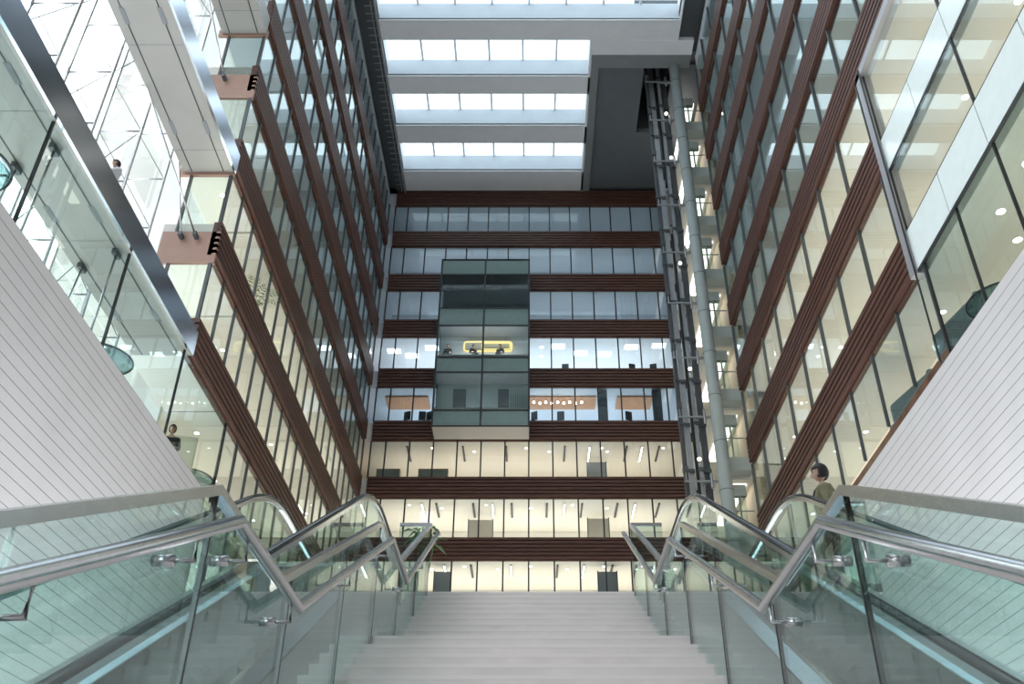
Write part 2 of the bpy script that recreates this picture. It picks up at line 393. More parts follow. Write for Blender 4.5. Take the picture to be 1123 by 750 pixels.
for z0, z1 in ((16.85, 19.07), (20.40, 23.0), (23.45, 26.95), (28.22, 30.5), (31.6, 34.4), (35.9, 38.4)):
    bx('pane', G_mezz, -12.0, XL-.1, -.01, .01, z0, z1, parent=er)
    bx('mullion', M_mull, -12.05, -11.97, -.06, .06, z0, z1, parent=er); bx('mullion', M_mull, XL-.14, XL-.06, -.06, .06, z0, z1, parent=er)
wnum += 1
og = thing('window_%d' % wnum, (-13.9, 0, 0), 'tall outer glass wall on the left letting in daylight', 'window', kind='structure')
for i in range(15):
    for z0, z1 in ((12.5, 16.9), (17.0, 21.4), (21.5, 25.9), (26.0, 30.4), (30.5, 34.9), (35, 41.5), (41.6, 48.5)):
        bx('pane', G_out, -.012, .012, -8.9+i*2.45, -8.9+(i+1)*2.45-.03, z0, z1, parent=og)
struct(bx('wall_left_exterior', mat('pale_sky_blocker', (.74,.735,.76), .8, noise=.06, nscale=.2), -46, -45, -40, 45, -5, 34), 'pale block added outside the left glass wall to cut the sky', 'sky blocker')  # added block, cuts the sky behind the outer glass

# cable trusses
def truss(y, label, last=False):
    t = thing('cable_truss', (-12.45, y, 12.45), label, 'cable truss', 'steel cable trusses behind the outer glass')
    zt = 33
    for x, nmn in ((0, 'inner_rod'), (-1.35, 'outer_rod')):
        bm = nm(); tube(bm, [(x, 0, 0), (x, 0, zt)], .035 if x else .045, 8); obj(nmn, bm, M_steel, t, True)
    for j in range(15):
        z = .9+j*2.15
        bm = nm(); tube(bm, [(0, 0, z), (-1.35, 0, z)], .03, 8); obj('strut', bm, M_steel, t, True)
        bm = nm(); tube(bm, [(0, 0, z), (-1.35, 0, z+2.15)], .014, 6); obj('diagonal_cable', bm, M_mull, t, True)
        if j % 2 == 0 and not last:
            bm = nm(); tube(bm, [(0, 0, z), (.02, 2.15, z+3.9)], .014, 6); obj('cross_cable', bm, M_mull, t, True)
            for dz in (-.12, .12) if True else ():
                bm = nm(); tube(bm, [(-1.3, -.12, z+dz), (-1.45, .12, z-dz)], .03, 6); obj('spider_fitting', bm, M_steel, t, True)
for i, y in enumerate((9.2, 11.6, 14.0, 16.4, 18.8, 21.2, 23.4)):
    truss(y, 'tall slim steel cable truss, %s from the brown corner behind the left glass' % ORD[6-i], i >= 5)
# hanger rods of the mezzanine and of the brown end panel
def rod(p, q, label, r=.03):
    t = thing('tension_rod', p, label, 'rod', 'tension rods near the left glass')
    bm = nm(); tube(bm, [(0,0,0), Vector(q)-Vector(p)], r, 8); obj('shaft', bm, M_steel, t, True)
    bm = nm(); box(bm, -.06, .06, -.16, .16, -.05, .10); obj('bracket', bm, M_mull, t)
for i, y in enumerate((8.5, 11.9, 15.4, 19.2)):
    rod((-10.9, y, 15.33), (-10.95, y, 12.45), 'slim steel hanger rod behind the mezzanine glass, %s from the brown corner' % ORD[3-i])
    rod((-12.05, y+.6, 15.33), (-12.2, y+.4, 12.45), 'steel hanger rod along the outer edge of the left soffit, %s from the brown corner' % ORD[3-i])
rod((-11.75, YLC-.12, 20.1), (-12.25, YLC-.6, 23.0), 'thin rod rising from the brown end panel to the bridge soffit')
rod((-11.25, YLC-.12, 20.1), (-12.2, 20.3, 23.0), 'thin rod slanting from the brown end panel towards the viewer')
rod((-11.7, YLC-.12, 27.9), (-12.2, 21.6, 30.5), 'thin rod slanting from the upper end panel')

# ------------------------------------------------------------------ ceiling and skylights
struct(bx('ceiling_roof', M_grey, 3.95, 10.4, 40.2, 41.3, ZC, ZC+.5), 'grey soffit edge at the right of the skylights', 'ceiling')
struct(bx('ceiling_roof', M_grey, 3.95, 4.45, 41.3, YB, ZC, ZC+.5), 'grey soffit border beside the skylights', 'ceiling')
bm = nm(); box(bm, 4.45, 7.5, 41.3, YB, ZC+.35, ZC+.8); box(bm, 9.4, 18.5, 41.3, YB, ZC+.35, ZC+.8); box(bm, 7.5, 9.4, 47.4, YB, ZC+.35, ZC+.8)
struct(obj('ceiling_roof', bm, mat('soffit_dark', (.13, .145, .16), .6, noise=.05, nscale=1)), 'dark grey recessed soffit above the lift shaft', 'ceiling')
struct(bx('ceiling_roof', M_dgrey, 7.0, 10.2, 40.0, 48.0, ZC+5, ZC+5.3), 'dark roof of the lift shaft opening', 'ceiling')
struct(bx('ceiling_roof', M_dgrey, -18, -10.0, -9, YB+7, ZC+.3, ZC+.8), 'dark roof strip over the left facade', 'ceiling')
struct(bx('ceiling_roof', M_dgrey, 9.3, 18.7, -9, 40.2, ZC+.3, ZC+.8), 'dark roof strip over the right facade', 'ceiling')
struct(bx('ceiling_roof', M_dgrey, -18, 18.7, YB+.02, YB+7, ZC+.3, ZC+.8), 'dark roof over the back rooms', 'ceiling')
bm = nm()
for a in ((7.3, 7.5, 40.4, 47.6), (9.4+.55, 9.4+.75, 40.4, 47.6), (7.3, 10.1, 47.4, 47.6), (7.3, 10.1, 40.25, 40.45)): box(bm, *a, ZC+.8, ZC+5)
struct(obj('wall_shaft_head', bm, M_dgrey), 'dark walls around the head of the lift shaft', 'wall')
struct(bx('ceiling_roof', M_grey, 9.4, 18.7, 39.9, 41.35, ZC+.5, ZC+.9), 'grey roof over the right far corner', 'ceiling')
# dark service strip with slats left of the skylights
sv = thing('ceiling_strip', (0, 0, ZC), 'dark slatted service strip along the left of the skylights', 'ceiling strip', kind='structure')
bx('backing', M_dgrey, -10.3, -9.5, -9, YB, .05, .4, parent=sv)
for j in range(60):
    y = 20+j*.55
    bx('slat', M_grey, -10.25, -9.55, y-.03, y+.03, .0, .05, parent=sv)
bx('edge_rail', M_grey, -9.62, -9.5, -9, YB, -.25, .05, parent=sv); bx('edge_rail', M_grey, -9.85, -9.78, -9, YB, -.1, .05, parent=sv)
BY = [(51.07, 53.06), (46.49, 48.08), (42.08, 43.5), (37.66, 39.05)] + [(37.66-4.42*i, 39.05-4.42*i) for i in range(1, 10)]
for i, (a, b) in enumerate(BY):
    xr = 3.95 if i < 3 else 9.3
    t = thing('ceiling_beam', (0, a, ZC), 'pale roof beam between skylights, %s from the back wall' % ORD[i], 'roof beam', kind='structure')
    bx('soffit_panel', M_beam, -9.5, xr, 0, b-a, 0, 1.62, parent=t)
    bx('face_panel', M_cool, -9.5, xr, -.12, 0, .22, 1.64, parent=t)  # cooler tone puts blue sky light into the near face
    bx('groove', M_black, -9.5, xr, -.09, -.0, .05, .16, parent=t)
    bx('edge_lip', M_beam, -9.5, xr, -.14, 0, -.02, .05, parent=t)
    ya = b; yb = BY[i-1][0] if i else None
    if i:
        sk = thing('window_%d' % (wnum+1), (0, ya, ZC+1.66), 'skylight strip, %s from the back wall' % ORD[i-1], 'skylight', kind='structure'); wnum += 1
        xrs = 3.95 if i < 4 else 9.3
        n = round((xrs+9.5)/2.27); p = (xrs+9.5)/n
        for j in range(n):
            bx('pane', G_sky, -9.5+j*p+.03, -9.5+(j+1)*p-.03, -.1, yb-ya+.1, 0, .03, parent=sk)
            if j: bx('glazing_bar', M_beam, -9.5+j*p-.07, -9.5+j*p+.07, -.1, yb-ya+.1, -.12, .06, parent=sk)
struct(bx('ceiling_curb', M_beam, 3.8, 3.95, 39.1, YB, ZC, ZC+1.7), 'pale curb closing the right ends of the skylights', 'skylight curb')
struct(bx('ceiling_curb', M_beam, -9.65, -9.5, -9, YB, ZC, ZC+1.7), 'pale curb closing the left ends of the skylights', 'skylight curb')
struct(bx('ceiling_curb', M_beam, 9.3, 9.4, -9, 40.2, ZC, ZC+1.7), 'pale curb closing the far right ends of the skylights', 'skylight curb')
struct(bx('ceiling_curb', M_beam, 3.95, 10.4, 39.05, 40.2, ZC-.02, ZC+.3), 'pale beam end joining the right soffit', 'skylight curb')

# ------------------------------------------------------------------ added fill lights, unseen at floor level, brightening the storey ceilings
WARM = (1, .905, .775); COOL = (.80, .90, 1)
def side_fill(side, z, y0, y1, x, wdt, p, col):
    area('ceiling_fill', (x, (y0+y1)/2, z+.25), (PI, 0, 0), wdt, y1-y0, p, col)
def back_fill(z, x0, x1, p, col):
    area('ceiling_fill', ((x0+x1)/2, YB+3.4, z+.25), (PI, 0, 0), x1-x0, 4.0, p, col)
PW = 18.0   # watts per metre
for k, pw, col in ((0, 1.05, WARM), (1, 1.35, WARM), (2, 1.5, WARM), (3, .16, (.95,.93,.9)), (4, .10, COOL), (5, .06, COOL), (6, .05, COOL), (7, .05, COOL), (8, .05, COOL)):
    zf = H(k) if k else 12.42
    side_fill(-1, zf, 28.3, 52.5, -14.4, 5.5, PW*24*pw, col)
    if k: side_fill(-1, zf, 24.6, 27.8, -11.5, 1.2, PW*3.2*pw*.5, col)
    if k < 3:
        side_fill(1, zf, 20.6, 39.8, 14.5, 6.0, PW*19*pw*.95, col); 
        side_fill(1, (12.42, 16.8, 20.3)[k], -4, 19.5, 14.5, 6.0, PW*23*pw*.72, col)
    else: side_fill(1, zf, 2, 39.8, 14.5, 6.0, PW*38*pw*.9, col)
for k, pw, col in ((-1, 1.0, WARM), (0, 1.02, WARM), (1, 1.04, WARM), (2, 1.06, WARM), (3, .72, (1, .86, .70)), (4, .9, (.74, .86, 1)), (5, 1.15, (.95, .98, 1)), (6, .58, COOL), (7, .52, COOL), (8, .22, COOL)):
    zf = H(k) if k >= 0 else F1
    back_fill(zf, -10, 10, PW*20*pw*1.2, col)
side_fill(-1, F1, 29, 52, -14.0, 5.0, PW*23, WARM)

# ------------------------------------------------------------------ glass meeting box on the back facade
gb = thing('glass_meeting_box', (-3.145, 51.25, 27.37), 'tall green-glass meeting room box projecting from the back facade', 'glass box')
x0, x1 = -3.02, 3.02; d = 1.83
zs = [0, 1.10, 3.91, 5.03, 7.55, 8.96, 11.81, 13.09]
bx('soffit', mat('box_soffit', (.50, .46, .42), .5), x0, x1, 0, d, 0, .08, parent=gb)
for j, (za, zb, kind) in enumerate(zip(zs, zs[1:], 'sgsgsgs')):
    for xa, xb in ((x0, 0), (0, x1)):
        bx('spandrel' if kind == 's' else 'pane', M_spandrel if kind == 's' else G_box, xa+.04, xb-.04, .02, .05, za+.04, zb-.04, parent=gb)
    for sx in (x0, x1):
        bx('side_spandrel' if kind == 's' else 'side_pane', M_spandrel if kind == 's' else G_box, sx-.02, sx+.02, .08, d-.02, za+.04, zb-.04, parent=gb)
for z in zs: bx('transom', M_mullD, x0-.03, x1+.03, -.02, .06, z-.05, z+.05, parent=gb)
for x in (x0, 0, x1): bx('mullion', M_mullD, x-.06, x+.06, -.04, .07, 0, 13.14, parent=gb)
bx('top_cap', M_mullD, x0-.03, x1+.03, -.02, d, 13.05, 13.15, parent=gb)
for z, m_ in ((4.05, M_grey), (7.75, M_grey), (11.95, M_dgrey)): bx('inner_ceiling', m_, x0+.05, x1-.05, .1, d-.05, z-.05, z+.6, parent=gb)
bx('inner_wall', mat('deep_blue_grey', (.035, .05, .06), .5), x0+.05, x1-.05, d-.16, d-.10, 8.75, 11.9, parent=gb)
bx('inner_wall', mat('mid_grey_green', (.26, .30, .30), .6), x0+.05, x1-.05, d-.16, d-.10, .9, 4.0, parent=gb)
bx('inner_wall', mat('light_grey_wall', (.50, .53, .55), .6), x0+.05, x1-.05, d-.16, d-.10, 4.7, 7.7, parent=gb)
bx('inner_door', M_dgrey, -1.95, -1.1, d-.2, d-.16, 1.0, 3.6, parent=gb); bx('inner_door', M_dgrey, 1.0, 1.7, d-.2, d-.16, 1.0, 3.6, parent=gb)
for j in range(8): bx('baluster', M_dgrey, 1.85+j*.14, 1.88+j*.14, d-.3, d-.26, 1.0, 3.1, parent=gb)
area('box_fill', (-3.145, 51.95, 33.0), (PI, 0, 0), 5, .8, 90, (.92, .96, 1)); area('box_fill', (-3.145, 51.95, 28.9), (PI, 0, 0), 5, .8, 40, (.9, .96, 1))  # added fill lights, no lamp there, brighten the middle and lower box rooms
# ring lamp inside
rl = thing('ring_lamp', (-3.145+.25, 52.72, 34.2), 'glowing yellow rounded ring lamp inside the glass meeting box', 'lamp')
bm = nm()
def rrect(w_, h_, r_, n=8):
    P = []
    for cx, cz, a0 in ((w_/2-r_, h_/2-r_, 0), (-w_/2+r_, h_/2-r_, PI/2), (-w_/2+r_, -h_/2+r_, PI), (w_/2-r_, -h_/2+r_, 1.5*PI)):
        for j in range(n+1): a = a0+PI/2*j/n; P.append((cx+r_*math.cos(a), 0, cz+r_*math.sin(a)))
    return P+[P[0]]
tube(bm, rrect(3.2, .75, .18), .06, 8); obj('outer_ring', bm, emit('yellow_glow', (1, .78, .30), 1.3), rl, True)
bm = nm(); tube(bm, [(p[0]+.55, p[1], p[2]+.03) for p in rrect(1.9, .5, .14)], .05, 8); obj('inner_ring', bm, MATS['yellow_glow'], rl, True)
for x in (-1.2, 1.2):
    bm = nm(); tube(bm, [(x, 0, .37), (x, 0, 1.3)], .012, 6); obj('suspension_wire', bm, M_mull, rl)

# ------------------------------------------------------------------ lift shaft
sh = thing('trim_column', (9.38, 41.2, F1), 'thick round pale grey steel column beside the lift shaft', 'column', kind='structure')
bm = nm(); tube(bm, [(0,0,0), (0,0,ZC-F1+2)], .33, 24); obj('shaft', bm, mat('pale_green_grey', (.36, .40, .39), .5, noise=.04), sh, True)
for j in range(16):
    bm = nm(); tube(bm, [(0,0,4+j*2.6), (0,0,4.03+j*2.6)], .342, 24); obj('collar', bm, M_mull, sh, True)
def rail(x, y, label, wd=.12, m=M_steel, z1=ZC+4):
    t = thing('lift_guide_rail', (x, y, F1), label, 'lift rail', 'lift guide rails')
    bx('web', m, -wd/2, wd/2, -.03, .03, 0, z1-F1, parent=t)
    bx('flange', m, -wd/2-.03, -wd/2+.03, -.12, .12, 0, z1-F1, parent=t)
    for j in range(17): bx('fishplate', M_mull, -wd/2-.06, wd/2+.03, -.14, .14, 3+j*2.6, 3.18+j*2.6, parent=t)
M_dsteel = mat('dark_steel', (.12, .125, .13), .45, metal=.7, noise=.1)
M_gsteel = mat('grey_steel', (.42, .43, .44), .4, metal=.8, noise=.08)
for i, (x, y, wd, m) in enumerate(((7.72, 42.4, .14, M_dsteel), (8.06, 42.6, .26, M_gsteel), (8.30, 43.6, .10, M_dsteel), (8.52, 42.4, .16, M_gsteel), (8.88, 42.6, .28, M_dsteel), (9.02, 43.8, .1, M_gsteel))):
    rail(x, y, 'tall steel lift guide rail, %s from the left side of the shaft' % ORD[i], wd, m)
for i in range(13):
    z = F1+4.5+i*3.6
    t = thing('lift_bracket', (8.3, 42.2, z), 'steel cross bracket tying the lift rails, %s from the bottom' % ORD[i], 'bracket', 'lift shaft brackets')
    bx('cross_arm', M_gsteel, .15, 1.0, -.12, .052, 0, .09, parent=t); bx('stub', M_dsteel, -.75, -.5, -.25, -.0, .5, .8, parent=t); bx('tie', M_gsteel, -.7, .2, -.14, -.06, .0, .07, parent=t); bx('hanger', M_gsteel, -.66, -.6, -.14, -.06, .05, .55, parent=t)
    bm = nm(); tube(bm, [(.62, -.12, -.35), (.62, -.12, .45)], .07, 10); obj('clamp', bm, M_gsteel, t, True)
for i, (x, y) in enumerate(((8.12, 43.2), (8.18, 43.2), (8.72, 44.0), (8.78, 44.0))):
    bm = nm(); tube(bm, [(x, y, F1), (x, y, ZC+4)], .02, 6)
    tag(obj('lift_cable', bm, M_black, None, True), 'thin dark hoist cable in the lift shaft, %s from the left' % ORD[i], 'cable', 'lift cables')
cw = thing('counterweight', (8.62, 43.12, 36.6), 'boxy lift counterweight hanging high in the shaft', 'counterweight')
bx('frame', M_gsteel, -.36, -.28, -.2, .2, -.3, 3.6, parent=cw); bx('frame', M_gsteel, .28, .36, -.2, .2, -.3, 3.6, parent=cw)
bx('weight_stack', mat('taupe_weights', (.34,.30,.27), .6, noise=.1), -.28, .28, -.16, .16, 0, 2.6, parent=cw)
bx('cross_head', M_gsteel, -.42, .42, -.22, .22, 2.65, 2.9, parent=cw); bx('cross_head', M_gsteel, -.42, .42, -.22, .22, -.4, -.2, parent=cw)
bm = nm(); tube(bm, [(0, -.12, 3.3), (0, .12, 3.3)], .25, 16); obj('pulley', bm, M_dsteel, cw, True)
for i, (x, z) in enumerate(((8.72, 45.2), (8.72, 41.3), (8.55, 33.0), (8.45, 25.9), (8.42, 20.6))):
    t = thing('shaft_lamp', (x, 42.095, z), 'tiny bright lamp in the lift shaft, %s from the top' % ORD[i], 'lamp', 'lift shaft lamps')
    bm = nm(); bmesh.ops.create_uvsphere(bm, u_segments=12, v_segments=8, radius=.10); obj('bulb', bm, emit('shaft_glow', (1, .97, .9), 6), t, True)
    bx('fitting', M_dsteel, -.08, .08, .08, .16, -.1, .1, parent=t)
for i, (x, wd) in enumerate(((8.22, .24), (8.70, .18))):
    struct(bx('trim_gap_shade', M_dgrey, x-wd/2, x+wd/2, 44.3, 44.36, F1, ZC+4), 'dark upright strip added to darken the gap between lift rails, %s from the left' % ORD[i], 'dark backing')  # added dark strips stand in for the black gap between the rails
# lift lobby landings behind the right far corner
M_lum = emit('luminous_ceiling', (1, .95, .84), 3.0)
for k in range(0, 9):
    z0 = H(k); z1 = H(k+1)-BT
    t = thing('lift_landing', (10.0, 42.2, z0), 'pale lift landing with glass front, %s storey up beside the round column' % ORD[k], 'landing', kind='structure')
    bx('floor_edge', mat('landing_edge', (.42, .47, .45), .5), -.25, 1.1, 0, .8, -.75, -.05, parent=t)
    bx('slab', M_warm, -.2, 8.5, .8, 10.9, -.9, -.1, parent=t)
    bx('door_header', MATS['landing_edge'], -.1, .7, .5, .8, z1-z0-.5, z1-z0+.1, parent=t)
    bx('glass_door', G_stair, -.1, .62, .55, .59, 0, z1-z0-.5, parent=t)
    bx('door_frame', M_gsteel, .28, .36, .52, .62, 0, z1-z0-.5, parent=t)
    bx('handrail', M_gsteel, -.6, .9, .1, .15, 1.05, 1.1, parent=t)
    bx('luminous_panel', M_lum, .25, .95, 1.3, 6.8, z1-z0+.45, z1-z0+.5, parent=t)
    bx('side_wall', mat('ochre_wall', (.56, .48, .34), .6), 1.2, 1.3, -2.0, 10, -.1, z1-z0+.5, parent=t)
struct(bx('wall_right_return', mat('ochre_wall', (.56,.48,.34)), 10.62, 10.8, YRF, YRF+.1, F1, ZC), 'ochre end wall at the far corner of the right facade', 'wall')

# ------------------------------------------------------------------ stairs
W = 1.38
T = .315
FL = [(3.78, .695), (8.10, 2.28), (12.35, F1)]      # landing start (last nosing Y, height)
def flight(y_end, z_end, n, riser):
    """outline (y,z) of one flight whose top nosing is at y_end,z_end"""
    y, z = y_end, z_end; pts = []
    for i in range(n):
        pts += [(y-i*T, z-i*riser), (y-i*T, z-(i+1)*riser)]
    return pts
stair = thing('staircase', (0, 3.78, .695), 'broad pale stone staircase climbing between the two glass balustrades', 'stairs')
def flt(y_end, z_end, n, riser, yl):
    top = flight(y_end, z_end, n, riser)           # goes downwards from the top nosing
    lo = top[-1]
    poly = [(yl, z_end)] + top + [(lo[0]+.45, lo[1]-.02), (yl, z_end-.35)]
    bm = nm(); prism(bm, [(y-3.78, z-.695) for y, z in poly], -1.2*W, 1.2*W); obj('flight', bm, M_stone, stair)
    for i in range(n):
        bm = nm(); box(bm, -1.2*W-.004, 1.2*W+.004, y_end-i*T-.004-3.78, y_end-i*T+.05-3.78, z_end-i*riser-.028-.695, z_end-i*riser+.003-.695)
        obj('nosing', bm, mat('pale_nosing', (.92, .85, .82), .4), stair)
flt(3.78, .695, 14, .1586, 4.95); flt(8.10, 2.28, 10, .1586, 9.20); flt(12.35, F1, 11, .1623, 14.6)

def balustrade(s):
    sd = SIDE[s]
    b = thing('stair_balustrade', (s*W, 3.78, .695), 'glass balustrade with steel handrail on the %s of the stone stairs' % sd, 'balustrade')
    L = lambda p: (p[0]-s*W, p[1]-3.78, p[2]-.695)
    xr = s*1.2545
    sl = .1586/T
    hr = [(xr, -.6, 1.553-4.38*sl), (xr, 3.78, 1.553), (xr, 4.98, 1.553), (xr, 8.02, 3.12), (xr, 9.16, 3.12), (xr, 11.95, 4.74)]
    bm = nm(); tube(bm, [L(p) for p in hr], .030, 14); obj('handrail', bm, M_steel, b, True)
    cap = [(s*W, -.6, 1.70-4.38*sl), (s*W, 3.78, 1.70), (s*W, 4.98, 1.70), (s*W, 8.02, 3.27), (s*W, 9.16, 3.27), (s*W, 12.1, 4.92)]
    bm = nm(); ribbon(bm, [L(p) for p in cap], .05, .045); obj('cap_rail', bm, M_steel, b)
    def topz(y):
        for (x, ya, za), (_, yb, zb) in zip(cap, cap[1:]):
            if ya <= y <= yb: return za+(zb-za)*(y-ya)/(yb-ya)
        return cap[-1][2]
    def botz(y): return topz(y)-1.06
    js = [-.6, .9, 2.35, 3.78, 5.22, 6.70, 8.06, 9.45, 10.84, 12.1]
    brk = [3.78, 4.98, 8.02, 9.16]
    for a, c in zip(js, js[1:]):
        ys = sorted([a+.008]+[q for q in brk if a+.02 < q < c-.02]+[c-.008])
        poly = [(y, topz(y)) for y in ys]+[(y, botz(y)-.35) for y in ys[::-1]]
        bm = nm(); prism(bm, [(y-3.78, z-.695) for y, z in poly], -.010, .010); obj('glass_panel', bm, G_stair, b)
        if c < 3: continue
        bm = nm(); y = c
        prism(bm, [(y-.007-3.78, topz(y)-.02-.695), (y+.007-3.78, topz(y)-.02-.695), (y+.007-3.78, botz(y)-.35-.695), (y-.007-3.78, botz(y)-.35-.695)], -.012, .012)
        obj('panel_joint', bm, M_black, b)
    for y in (.9, 2.3, 3.35, 3.95, 4.85, 6.3, 7.75, 9.3, 10.4):
        z = topz(y)-.147
        bm = nm(); tube(bm, [L((xr, y, z-.02)), L((xr, y, z-.115)), L((s*(W-.012), y, z-.115))], .009, 8)
        k = obj('bracket', bm, M_steel, b, True)
        bm = nm(); tube(bm, [L((s*(W-.05), y, z-.115)), L((s*(W+.03), y, z-.115))], .024, 12); obj('clamp_disc', bm, M_steel, k, True)
    # short guard returning along the upper floor edge
    bm = nm(); box(bm, *sorted((0, s*.42)), 12.1-3.78-.01, 12.1-3.78+.01, F1-.2-.695, F1+.84-.695); obj('return_glass', bm, G_stair, b)
    bm = nm(); box(bm, *sorted((0, s*.42)), 12.1-3.78-.02, 12.1-3.78+.02, F1+.84-.695, F1+.88-.695); obj('return_rail', bm, M_steel, b)
balustrade(-1); balustrade(1)

# ------------------------------------------------------------------ escalators
SE = math.tan(math.radians(30))
def escalator(s):
    e = thing('escalator', (s*2.70, 11.2, F1), 'glass-sided escalator with black handrails on the %s of the stairs' % SIDE[s], 'escalator')
    zt = 5.05
    def prof(dz, y0=-1.5, y1=13.95, r=.9):
        pts = []
        pts.append((y0, zt+dz-(11.2-y0)*SE))
        n = 8
        for j in range(n+1):       # smooth bend at the top
            t = j/n; y = 11.2-r+2*r*t
            a = zt+dz-(11.2-(11.2-r))*SE if False else None
            z = (1-t)**2*(zt+dz-r*SE)+2*t*(1-t)*(zt+dz)+t*t*(zt+dz)
            pts.append((y, z))
        pts.append((y1, zt+dz)); return pts
    for sx in (-1, 1):
        X = s*2.70+sx*.65; Lx = sx*.65
        inner = (sx*s < 0)
        p = prof(0)
        # newel end of the handrail curls down and back
        pts = [(Lx, y-11.2, z-F1) for y, z in p]
        yy, zz = 13.95-11.2, zt-F1
        for j in range(1, 9):
            a = PI/2-PI*j/8; pts.append((Lx, yy+.36*math.cos(a), zz-.36+.36*math.sin(a)))
        bm = nm(); belt(bm, pts, .076, .052); obj('handrail', bm, M_rubber, e, True)
        bm = nm(); ribbon(bm, [(q[0], q[1], q[2]-.045) for q in pts[:11]], .040, .05); obj('handrail_track', bm, mat('polished_guide', (.80, .86, .94), .12, metal=1, bump=.1, bscale=.9), e)
        # glass
        ys = [-1.5, 1.0, 3.4, 5.8, 8.2, 10.25, 12.1, 13.95]
        def zat(y, dz):
            q = prof(dz)
            for (ya, za), (yb, zb) in zip(q, q[1:]):
                if ya-1e-6 <= y <= yb+1e-6: return za+(zb-za)*(y-ya)/(yb-ya)
        for a, c in zip(ys, ys[1:]):
            st = [a+(c-a)*j/6 for j in range(7)]
            poly = [(y-11.2, zat(y, -.05)-F1) for y in st]+[(y-11.2, zat(y, -.84)-F1) for y in st[::-1]]
            bm = nm(); prism(bm, poly, Lx-.006, Lx+.006); obj('balustrade_glass', bm, G_esc, e)
        # deck and skirt
        qa = prof(-.86); qb = prof(-.99); bm = nm(); rows = []
        for (ya, za), (yb, zb) in zip(qa, qb):
            rows.append([bm.verts.new(p_) for p_ in ((Lx-sx*.015, ya-11.2, za-F1), (Lx-sx*(.09 if inner else .20), yb-11.2, zb-F1), (Lx+sx*.0, yb-11.2, zb-F1), (Lx+sx*.16, ya-11.2, za-.03-F1), (Lx+sx*.03, ya-11.2, za-F1))])
        for ra, rb in zip(rows, rows[1:]):
            for j in range(5): bm.faces.new((ra[j], ra[(j+1)%5], rb[(j+1)%5], rb[j]))
        bm.faces.new(rows[0][::-1]); bm.faces.new(rows[-1])
        obj('deck', bm, mat('polished_deck', (.80, .84, .92), .14, metal=1, bump=.08, bscale=.7), e)
        q = prof(-1.26); bm = nm(); ribbon(bm, [(Lx-sx*(.09 if inner else .195), y-11.2, z-F1) for y, z in q], .02, .50); obj('skirt', bm, M_steel, e)
        top = [(y-11.2, z-F1) for y, z in prof(-.92)]; bot = [(y-11.2, z-F1) for y, z in prof(-1.75)]
        bm = nm(); prism(bm, top+bot[::-1], Lx+sx*.14, Lx+sx*.16); obj('truss_cladding', bm, mat('grey_cladding', (.40, .42, .42), .3, metal=.5, noise=.05), e)
    top = [(y-11.2, z-F1) for y, z in prof(-1.70)]; bot = [(y-11.2, z-F1) for y, z in prof(-1.76)]
    bm = nm(); prism(bm, top+bot[::-1], -.80, .80); obj('underside', bm, M_grey, e)
    for j in range(26):
        y = 11.0-j*.40; z = zt-1.02-(11.2-y)*SE
        if y < .3: break
        bm = nm(); box(bm, -.43, .43, y-11.2, y+.40-11.2, z-F1, z+.02-F1); box(bm, -.43, .43, y-11.2, y+.015-11.2, z-.231-F1, z-F1)
        obj('step', bm, M_dsteel, e)
    bx('floor_plate', M_steel, -.52, .52, .05, 3.4, -.04, .0, parent=e)
    # comb light
escalator(-1); escalator(1)
g = thing('glass_guard', (4.29, 12.02, F1), 'low glass guard in front of the person beyond the right escalator', 'guard')
bx('glass_panel', G_stair, -.33, .33, -.01, .01, 0, 1.12, parent=g); bx('cap_rail', M_steel, -.33, .33, -.025, .025, 1.12, 1.16, parent=g)

# ------------------------------------------------------------------ mezzanine furniture
def round_table(loc, label):
    t = thing('round_table', loc, label, 'table', 'round glass tables on the mezzanines')
    bm = nm(); lathe(bm, [(.83, .77), (.84, .78), (.83, .79)], 48); obj('tabletop', bm, M_tabletop, t, True)
    bm = nm(); lathe(bm, [(.835, .755), (.865, .765), (.865, .795), (.835, .80), (.835, .755)][:4], 48)
    for f in list(bm.faces):
        if len(f.verts) > 4: bm.faces.remove(f)
    obj('rim', bm, M_black, t)
    bm = nm(); tube(bm, [(0,0,.02), (0,0,.76)], .05, 16); obj('pedestal', bm, M_steel, t, True)
    bm = nm(); lathe(bm, [(.38, 0), (.38, .015), (.06, .05)], 32); obj('foot', bm, M_steel, t, True)
for y, lab in ((13.6, 'round glass table behind the left mezzanine glass, cut by the left picture edge'),
               (20.95, 'round glass table above the middle of the left white wall'),
               (28.4, 'round glass table at the far tip of the left white wall')):
    round_table((-11.47 if y > 14 else -11.3, y, 12.41), lab)
round_table((11.45, 18.3, 12.41), 'round glass table above the right white wall')
def lounge_chair(loc, rz, label):
    t = thing('lounge_chair', loc, label, 'armchair', 'lounge chairs on the right mezzanine', rz); t.scale = (1.35, 1.35, 1.5)
    bx('seat', M_uphol, -.42, .42, -.42, .42, .25, .55, parent=t, bevel=.06)
    bx('backrest', M_uphol, -.60, .60, .40, .58, .22, 1.45, parent=t, bevel=.07)
    for s in (-1, 1):
        bm = nm(); prism(bm, [(-.5, .22), (.5, .22), (.5, 1.42), (.1, 1.15), (-.5, .75)], *sorted((s*.44, s*.60))); obj('armrest', bm, M_uphol, t, bevel=.05)
    for sx in (-1, 1):
        for sy in (-1, 1):
            bm = nm(); tube(bm, [(sx*.42, sy*.40, 0), (sx*.42, sy*.40, .26)], .03, 10); obj('leg', bm, M_black, t, True)
lounge_chair((11.5, 20.75, 12.41), -PI/2-.5, 'grey high-backed armchair just left of the round table on the right mezzanine')
lounge_chair((11.5, 24.6, 12.41), -PI/2-.3, 'grey high-backed armchair farther along the right mezzanine, half hidden by the white wall')

